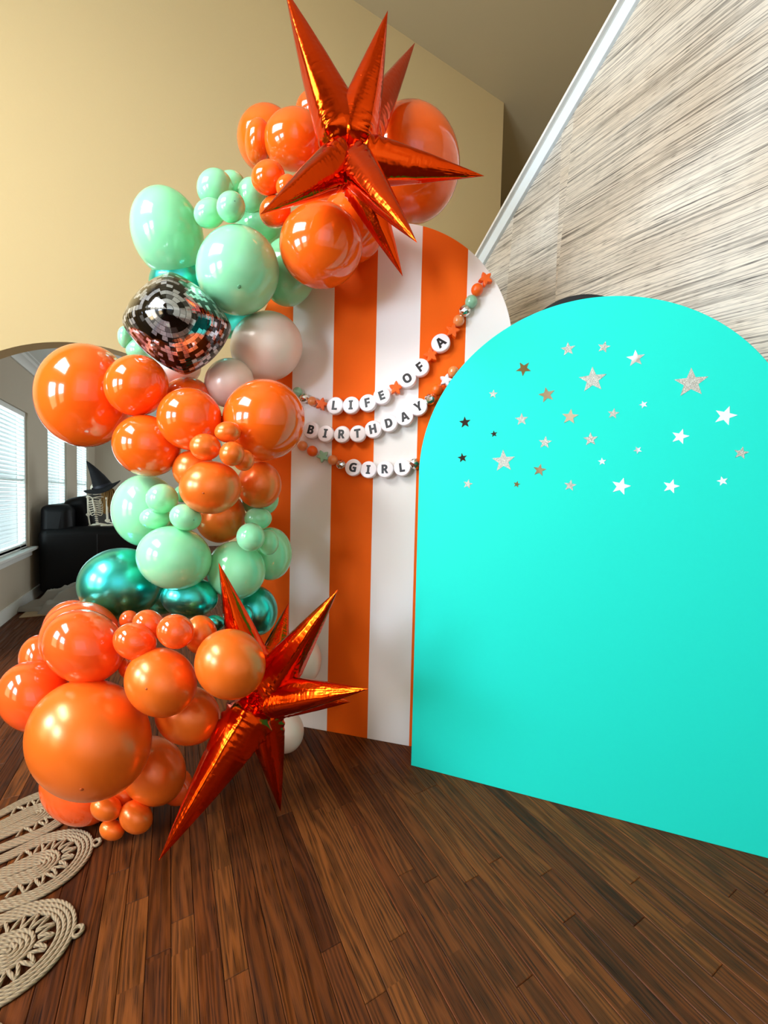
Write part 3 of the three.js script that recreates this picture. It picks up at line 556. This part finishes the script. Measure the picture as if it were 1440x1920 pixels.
// ---- disco balloon: a soft eight-sided foil ball printed with mirror tiles
{
  const rand = rng(9), tiles = canvasTexture(2048, 1024, (c, w, h) => {
    c.fillStyle = '#0a0a0b'; c.fillRect(0, 0, w, h);
    const rings = 30;
    for (let k = 0; k < rings; k++) {
      const a = (k + 0.5) / rings * Math.PI, n = Math.max(8, Math.round(54 * Math.sin(a) / 2) * 2);
      for (let j = 0; j < n; j++) {
        const q = rand(), patch = noise.noise(k * 0.23, j / n * 9, 4.4);
        const v = q < 0.40 - 0.14 * patch ? 8 + rand() * 30 : q < 0.5 ? 80 + rand() * 60 : 190 + rand() * 60;
        c.fillStyle = `rgb(${v * 0.9},${v * 0.95},${v})`; c.fillRect(j / n * w + 1, k / rings * h + 1, w / n - 2, h / rings - 2);
      }
    }
  });
  const mat = phys(0xffffff, 0.1, { metalness: 0.78, map: tiles, clearcoat: 0.7, clearcoatRoughness: 0.04 });
  const c = at(335, 609, 1.5), axis = EYE.clone().sub(c).normalize();
  const e1 = V(0, 1, 0).cross(axis).normalize(), e2 = axis.clone().cross(e1).normalize();
  const pole = axis.clone().addScaledVector(e1, -0.20).addScaledVector(e2, 0.24).normalize();     // the gores meet a little up and left of the middle
  const t = thing('disco_balloon', 'silver and black mirror-tile disco foil balloon among the mint and orange ones', 'foil balloon', c);
  const nT = 96, nA = 144, P = [], U = [], I = [], r0 = 0.181, p = 1.5, s1 = e2.clone().addScaledVector(pole, -e2.dot(pole)).normalize(), s2 = pole.clone().cross(s1);
  const roll = R(10), g1 = s1.clone().multiplyScalar(Math.cos(roll)).addScaledVector(s2, Math.sin(roll)), g2 = pole.clone().cross(g1);
  for (let i = 0; i <= nT; i++) for (let j = 0; j <= nA; j++) {
    const a = Math.PI * i / nT, b = 2 * Math.PI * j / nA, x = Math.cos(a), y = Math.sin(a) * Math.cos(b), z = Math.sin(a) * Math.sin(b);
    let r = r0 * Math.pow(Math.abs(x * 0.98) ** p + Math.abs(y) ** p + Math.abs(z) ** p, -1 / p);
    const seam = Math.pow(Math.abs(Math.cos(2 * b)), 10);
    r *= 1 - 0.012 * (1 - seam) * Math.sin(a) ** 2 + 0.006 * seam * Math.sin(a * 60) * Math.sin(a);
    const q = pole.clone().multiplyScalar(x * r).addScaledVector(g1, y * r * 1.0).addScaledVector(g2, z * r * 1.04);
    P.push(q.x, q.y, q.z); U.push(j / nA, i / nT);
  }
  for (let i = 0; i < nT; i++) for (let j = 0; j < nA; j++) { const k = i * (nA + 1) + j; I.push(k, k + nA + 1, k + 1, k + 1, k + nA + 1, k + nA + 2); }
  const g = new THREE.BufferGeometry(); g.setAttribute('position', new THREE.Float32BufferAttribute(P, 3)); g.setAttribute('uv', new THREE.Float32BufferAttribute(U, 2)); g.setIndex(I); g.computeVertexNormals();
  part('foil_skin', g, mat, t);
}

// ================================================================ FLOOR AND FAR ROOM
// ---- scalloped jute rug
{
  const C = V(-1.42, 0, -1.425), t = thing('jute_rug', 'braided natural jute rug with scalloped openwork edge on the oak floor', 'rug', C);
  const twist = dataTexture(64, 64, (x, y) => { const v = 128 + 110 * Math.sin((x + y) / 64 * 2 * Math.PI * 2) + 14 * noise.noise(x * 0.5, y * 0.5, 1); return [v, v, v].map(clamp255); }, false);
  const juteMap = dataTexture(128, 128, (x, y) => { const s = Math.sin((x / 128 * 2 + y / 128 * 4) * 2 * Math.PI), l = 0.84 + 0.12 * s + 0.16 * noise.noise(x * 0.3, y * 0.3, 6); return [196 * l, 184 * l, 160 * l].map(clamp255); });
  const jute = std(0xf0e4d2, 0.95, { map: juteMap, bumpMap: twist, bumpScale: 0.002 });
  const rope = (pts, r, closed = false) => { const cv = new THREE.CatmullRomCurve3(pts, closed), L = cv.getLength(), seg = Math.max(12, Math.round(L / 0.007)), g = new THREE.TubeGeometry(cv, seg, r, 7, closed), uv = g.attributes.uv; for (let k = 0; k < uv.count; k++) uv.setX(k, uv.getX(k) * L / 0.03); return g; };
  const rand = rng(31), RR = 1.05, H0 = 0.0062;
  const pol = (r, ang, y) => V(r * Math.cos(ang), y, -r * Math.sin(ang));
  const uPath = (w, h, a0, base, dy = 0) => { const p = []; const y = () => H0 + dy + (rand() - 0.5) * 0.0016;
    for (const k of [0, 0.5]) p.push(pol(base + (RR - base) * k, a0 + w / RR * (0.9 + 0.1 * k), y()));
    for (let i = 0; i <= 18; i++) { const f = Math.PI / 2 - Math.PI * i / 18; p.push(pol(RR + h * Math.cos(f), a0 + w * Math.sin(f) / RR, y())); }
    for (const k of [0.5, 0]) p.push(pol(base + (RR - base) * k, a0 - w / RR * (0.9 + 0.1 * k), y())); return p; };
  for (let k = -1; k <= 6; k++) {
    const a0 = R(7.1 - k * 14.4), sc = new THREE.Group(); sc.name = k < 0 ? 'scallop' : 'scallop_' + String(k + 1).padStart(3, '0'); t.add(sc);
    part('border_braid', merge([0, 1, 2, 3].map((i) => rope(uPath(0.126 - i * 0.0102, 0.148 - i * 0.0112, a0, 0.93), 0.0056))), jute, sc);
    part('inner_braid', merge([0, 1, 2, 3, 4].map((i) => rope(uPath(0.052 - i * 0.0112, 0.062 - i * 0.0112, a0, 0.93, 0.001), 0.0058))), jute, sc);
    const z = [], n = 46; for (let i = 0; i <= n; i++) { const f = Math.PI * 0.62 - Math.PI * 1.24 * i / n, m = i % 4, amp = m === 0 ? -0.018 : m === 2 ? 0.018 : 0, w = 0.071 + amp, h = 0.088 + amp; const cosf = Math.cos(f); z.push(pol(RR + (cosf > 0 ? h : 0.13) * cosf, a0 + w * Math.min(1, Math.max(-1, Math.sin(f) * 1.02)) / RR, H0 + 0.002 + (m % 2 ? 0.004 : 0))); }
    part('loop_cord', rope(z, 0.0046), jute, sc);
    const tipA = []; for (let i = 0; i < 8; i++) { const f = i / 8 * 2 * Math.PI; tipA.push(pol(RR + 0.160 + 0.011 * Math.cos(f), a0 + 0.012 * Math.sin(f) / RR, H0)); }
    part('tip_knot', rope(tipA, 0.0055, true), jute, sc);
  }
  for (let i = 0; i < 10; i++) { const p = [], r = 0.925 - i * 0.0115; for (let k = 0; k <= 40; k++) p.push(pol(r, R(30 - k * 3.4), H0 + (rand() - 0.5) * 0.001)); part('ring_braid', rope(p, 0.0059), jute, t); }
}

// ---- black leather sofa along the window wall of the far room
{
  const t = thing('sofa', 'black leather sofa under the windows of the far room', 'sofa', V(-1.24, 0, -6.6)), L = M.blackLeather, x = 0;
  const puff = (g, amp, f, s) => { const p = g.attributes.position, n = g.attributes.normal; for (let k = 0; k < p.count; k++) { const d = amp * noise.noise(p.getX(k) * f, p.getY(k) * f, p.getZ(k) * f + s); p.setXYZ(k, p.getX(k) + n.getX(k) * d, p.getY(k) + n.getY(k) * d, p.getZ(k) + n.getZ(k) * d); } g.computeVertexNormals(); return g; };
  part('base', rbox(0.02, 0.06, -1.0, 0.98, 0.34, 1.02, 0.03), L, t);
  part('back', puff(rbox(0.0, 0.1, -1.15, 0.28, 1.02, 1.2, 0.08, 8), 0.02, 6, 1), L, t);
  const arm1 = part('arm', puff(rbox(0.0, 0.05, 0.98, 1.06, 0.78, 1.24, 0.09, 8), 0.006, 5, 3), L, t);
  part('seam', tube([V(0.52, 0.07, 1.243), V(0.52, 0.4, 1.244), V(0.52, 0.70, 1.243)], 0.004, 12, 6), std(0x1c1c20, 0.5), arm1);
  part('arm', rbox(0.0, 0.05, -1.24, 1.02, 0.78, -0.98, 0.09, 8), L, t);
  for (const z of [0.48, -0.48]) {
    part('seat_cushion', puff(rbox(0.22, 0.33, z - 0.48, 1.02, 0.52, z + 0.48, 0.06, 6), 0.008, 5, z), L, t);
    const g = puff(rbox(-0.13, -0.32, -0.48, 0.13, 0.32, 0.48, 0.11, 10), 0.035, 5, z * 3);
    const m = part('back_cushion', g, L, t, V(0.36, 0.80, z)); m.rotation.z = 0.28;
  }
  for (const [a, b] of [[0.08, 1.12], [0.9, 1.12], [0.08, -1.12], [0.9, -1.12]]) part('foot', new THREE.CylinderGeometry(0.03, 0.022, 0.06, 16).translate(a, 0.03, b), M.doorWood, t);
}

// ---- small decorative skeleton sitting behind the sofa arm, in a witch hat
{
  const c = at(184, 985, 4.5), S = 0.0061, turn = R(4);
  const t = thing('skeleton', 'small bone-white toy skeleton sitting at the near end of the black sofa', 'skeleton', c, turn);
  const b = M.bone, v = (x, y, z = 0) => V(x * S, y * S, z * S);
  const spine = []; for (let i = 0; i < 12; i++) spine.push(new THREE.SphereGeometry(2.1 * S, 12, 8).scale(1.25, 0.62, 1).translate((-1.5 - i * 0.45) * S, (2 + i * 3.6) * S, -5 * S));
  part('spine', merge(spine), b, t);
  part('sternum', tube([v(-8, 50, 5), v(-6, 38, 6), v(-4, 27, 5.5)], 1.3 * S, 10, 8), b, t);
  for (const s of [-1, 1]) for (let i = 0; i < 7; i++) {
    const y = 50 - i * 4.3, w = (8.5 + 3.2 * Math.sin((i + 1) / 7.5 * Math.PI)) * (s > 0 ? 1.05 : 0.85), cx = -6 + i * 0.5;
    part('rib', tube([v(cx, y + 1, -5), v(cx + s * w * 0.8, y, -4), v(cx + s * w, y - 2.5, 0.5), v(cx + s * w * 0.75, y - 5.5, 4), v(cx + s * 1.2, y - 4 + i * 0.3, 5.8)], 0.72 * S, 16, 6), b, t);
  }
  part('clavicle', tube([v(-8, 51, 5), v(2, 54, 4), v(12, 53, 0)], 1.0 * S, 10, 8), b, t);
  part('clavicle', tube([v(-8, 51, 5), v(-12, 54, 3), v(-16, 55, -1)], 1.0 * S, 10, 8), b, t);
  part('shoulder_blade', new THREE.SphereGeometry(5 * S, 12, 10).scale(1, 1.3, 0.25).translate(6 * S, 45 * S, -6 * S), b, t);
  const bone = (p, q, r) => merge([tube([p, p.clone().lerp(q, 0.5), q], r, 8, 8), new THREE.SphereGeometry(r * 1.75, 12, 10).translate(p.x, p.y, p.z), new THREE.SphereGeometry(r * 1.55, 12, 10).translate(q.x - r * 0.8, q.y, q.z), new THREE.SphereGeometry(r * 1.45, 12, 10).translate(q.x + r, q.y + r * 0.3, q.z)]);
  part('upper_arm', bone(v(13.5, 51, 1), v(14.5, 9, 4), 1.75 * S), b, t);
  part('forearm', bone(v(15, 7, 5), v(26, 4, 20), 1.25 * S), b, t);
  part('upper_arm', bone(v(-15.5, 53, -2), v(-15.5, 20, -9), 1.5 * S), b, t);
  part('forearm', bone(v(-15.5, 18, -9), v(-14, -2, -20), 1.2 * S), b, t);
  part('pelvis', merge([new THREE.TorusGeometry(7 * S, 2.2 * S, 8, 24).rotateX(Math.PI / 2 - 0.4).translate(2 * S, 0, -3 * S), new THREE.SphereGeometry(4 * S, 12, 8).scale(1.6, 0.6, 0.8).translate(8 * S, 1 * S, 0), new THREE.SphereGeometry(4 * S, 12, 8).scale(1.4, 0.6, 0.8).translate(-5 * S, 1 * S, 0)]), b, t);
  for (const s of [-1, 1]) part('thigh', bone(v(7, -1, s * 5), v(44, 2, s * 7 + 2), 1.9 * S), b, t);
  const skull = part('skull', merge([new THREE.SphereGeometry(9 * S, 24, 18).scale(0.92, 1, 1.08).translate(-3 * S, 70 * S, 2 * S), new RoundedBoxGeometry(9 * S, 8 * S, 8 * S, 3, 2 * S).translate(-3 * S, 61.5 * S, 6 * S)]), b, t);
  for (const s of [-1, 1]) part('eye_socket', new THREE.SphereGeometry(2.3 * S, 12, 8).scale(1, 1.1, 0.5).translate((-3 + s * 3.6) * S, 68 * S, 11.2 * S), std(0x120d0a, 0.9), skull);
  const hair = []; const rand = rng(3);
  for (let i = 0; i < 46; i++) { const x = 2 + rand() * 22, z = -4 + rand() * 9 - 5; hair.push(tube([v(2 + x * 0.35, 76 - rand() * 6, z), v(x * 0.85 + 4, 66 + rand() * 3, z + 2), v(x + 3, 50 - rand() * 8, z + rand() * 4), v(x * 0.9 + 3, 34 - rand() * 14, z + rand() * 4)], 0.9 * S, 8, 5)); }
  part('hair', merge(hair), M.straw, t);
}
{ // witch hat
  const c = at(194, 915, 4.48), S = 0.0061, t = thing('witch_hat', 'black pointed felt witch hat on the skeleton', 'hat', c);
  t.rotation.set(0.12, 0, 0.36, 'YXZ');
  const p = []; for (const [r, y] of [[30, -1.0], [30.5, -0.2], [29, 0.6], [24, 1.2], [17, 2], [15.5, 4], [13.5, 12], [11, 22], [7.5, 34], [4.5, 44], [2.2, 51], [0, 55]]) p.push(new THREE.Vector2(r * S, y * S));
  const g = new THREE.LatheGeometry(p, 48), q = g.attributes.position; for (let k = 0; k < q.count; k++) { const x = q.getX(k), y = q.getY(k), z = q.getZ(k), w = Math.max(0, y / S - 8) / 46; q.setX(k, x - 16 * S * w * w * 0.35 - 0.0); if (y < 2.2 * S) q.setY(k, y + 5 * S * Math.cos(Math.atan2(z, x) * 2) * (Math.hypot(x, z) / (30 * S)) ** 2); }
  g.computeVertexNormals(); part('felt', g, M.blackFelt, t);
  part('band', new THREE.CylinderGeometry(14.9 * S, 16.3 * S, 5 * S, 40, 1, true).translate(0, 4.6 * S, 0), std(0x14182c, 0.5), t);
}
{ // gauzy cloth and the mat it lies on
  const t = thing('floor_mat', 'thin beige mat on the floor before the black sofa', 'mat', V(-0.72, 0, -4.98)); part('mat_pad', rbox(-0.5, 0.0005, -0.34, 0.9, 0.014, 0.28, 0.006), M.mat, t);
  const ring = new THREE.RingGeometry(0.001, 1, 150, 60).rotateX(-Math.PI / 2), p = ring.attributes.position;
  for (let k = 0; k < p.count; k++) {
    const x = p.getX(k), z = p.getZ(k), rr = Math.hypot(x, z), th = Math.atan2(z, x), e = Math.max(0, 1 - rr ** 2.4);
    const rid = 1 - Math.abs(noise.noise(x * 2.1 + 4, z * 2.6, 2.2)) * 2, rid2 = 1 - Math.abs(noise.noise(x * 5 + 1, z * 5, 6.1)) * 2, reach = 1 + 0.22 * noise.noise(Math.cos(th) * 1.6, Math.sin(th) * 1.6, 3.3) + 0.06 * Math.sin(th * 9);
    p.setXYZ(k, x * 0.60 * reach, 0.016 + e ** 0.6 * Math.max(0.004, 0.10 + 0.14 * Math.max(0, rid) + 0.05 * rid2 + 0.08 * x), z * 0.30 * reach);
  }
  ring.computeVertexNormals();
  const c = thing('gauze_cloth', 'crumpled grey-white gauze cloth heaped on the floor by the black sofa', 'cloth', V(-0.62, 0, -4.98)); part('cloth_folds', ring, M.gauze, c);
}
// ---- window blinds of the far room
{
  const slatM = phys(0xe8f8f8, 0.6, { transmission: 0.14, thickness: 0 });
  alcoveWindows.forEach(([z0, y0, z1, y1], i) => {
    const t = thing('window_blind', ['white slatted blind on the farthest window of the far room', 'white slatted blind on the middle window of the far room', 'white slatted blind on the nearest window, at the left edge'][i], 'blind', V(XW - 0.035, y0, (z0 + z1) / 2)), w = (z1 - z0) / 2 - 0.03, h = y1 - y0;
    const slats = []; for (let y = 0.06; y < h - 0.07; y += 0.040) slats.push(new THREE.BoxGeometry(0.036, 0.0026, w * 2).rotateZ(0.3).translate(0, y, 0));
    part('slats', merge(slats), slatM, t).userData.kind = 'stuff';
    part('head_rail', box(-0.02, h - 0.05, -w, 0.02, h - 0.008, w), M.white, t); part('bottom_rail', box(-0.015, 0.012, -w, 0.015, 0.032, w), M.white, t);
    for (const s of [-0.6, 0.6]) part('lift_cord', tube([V(0.02, 0.02, s * w), V(0.02, h / 2, s * w), V(0.02, h - 0.03, s * w)], 0.0015, 8, 5), M.white, t);
  });
}

renderer.render(scene, camera);
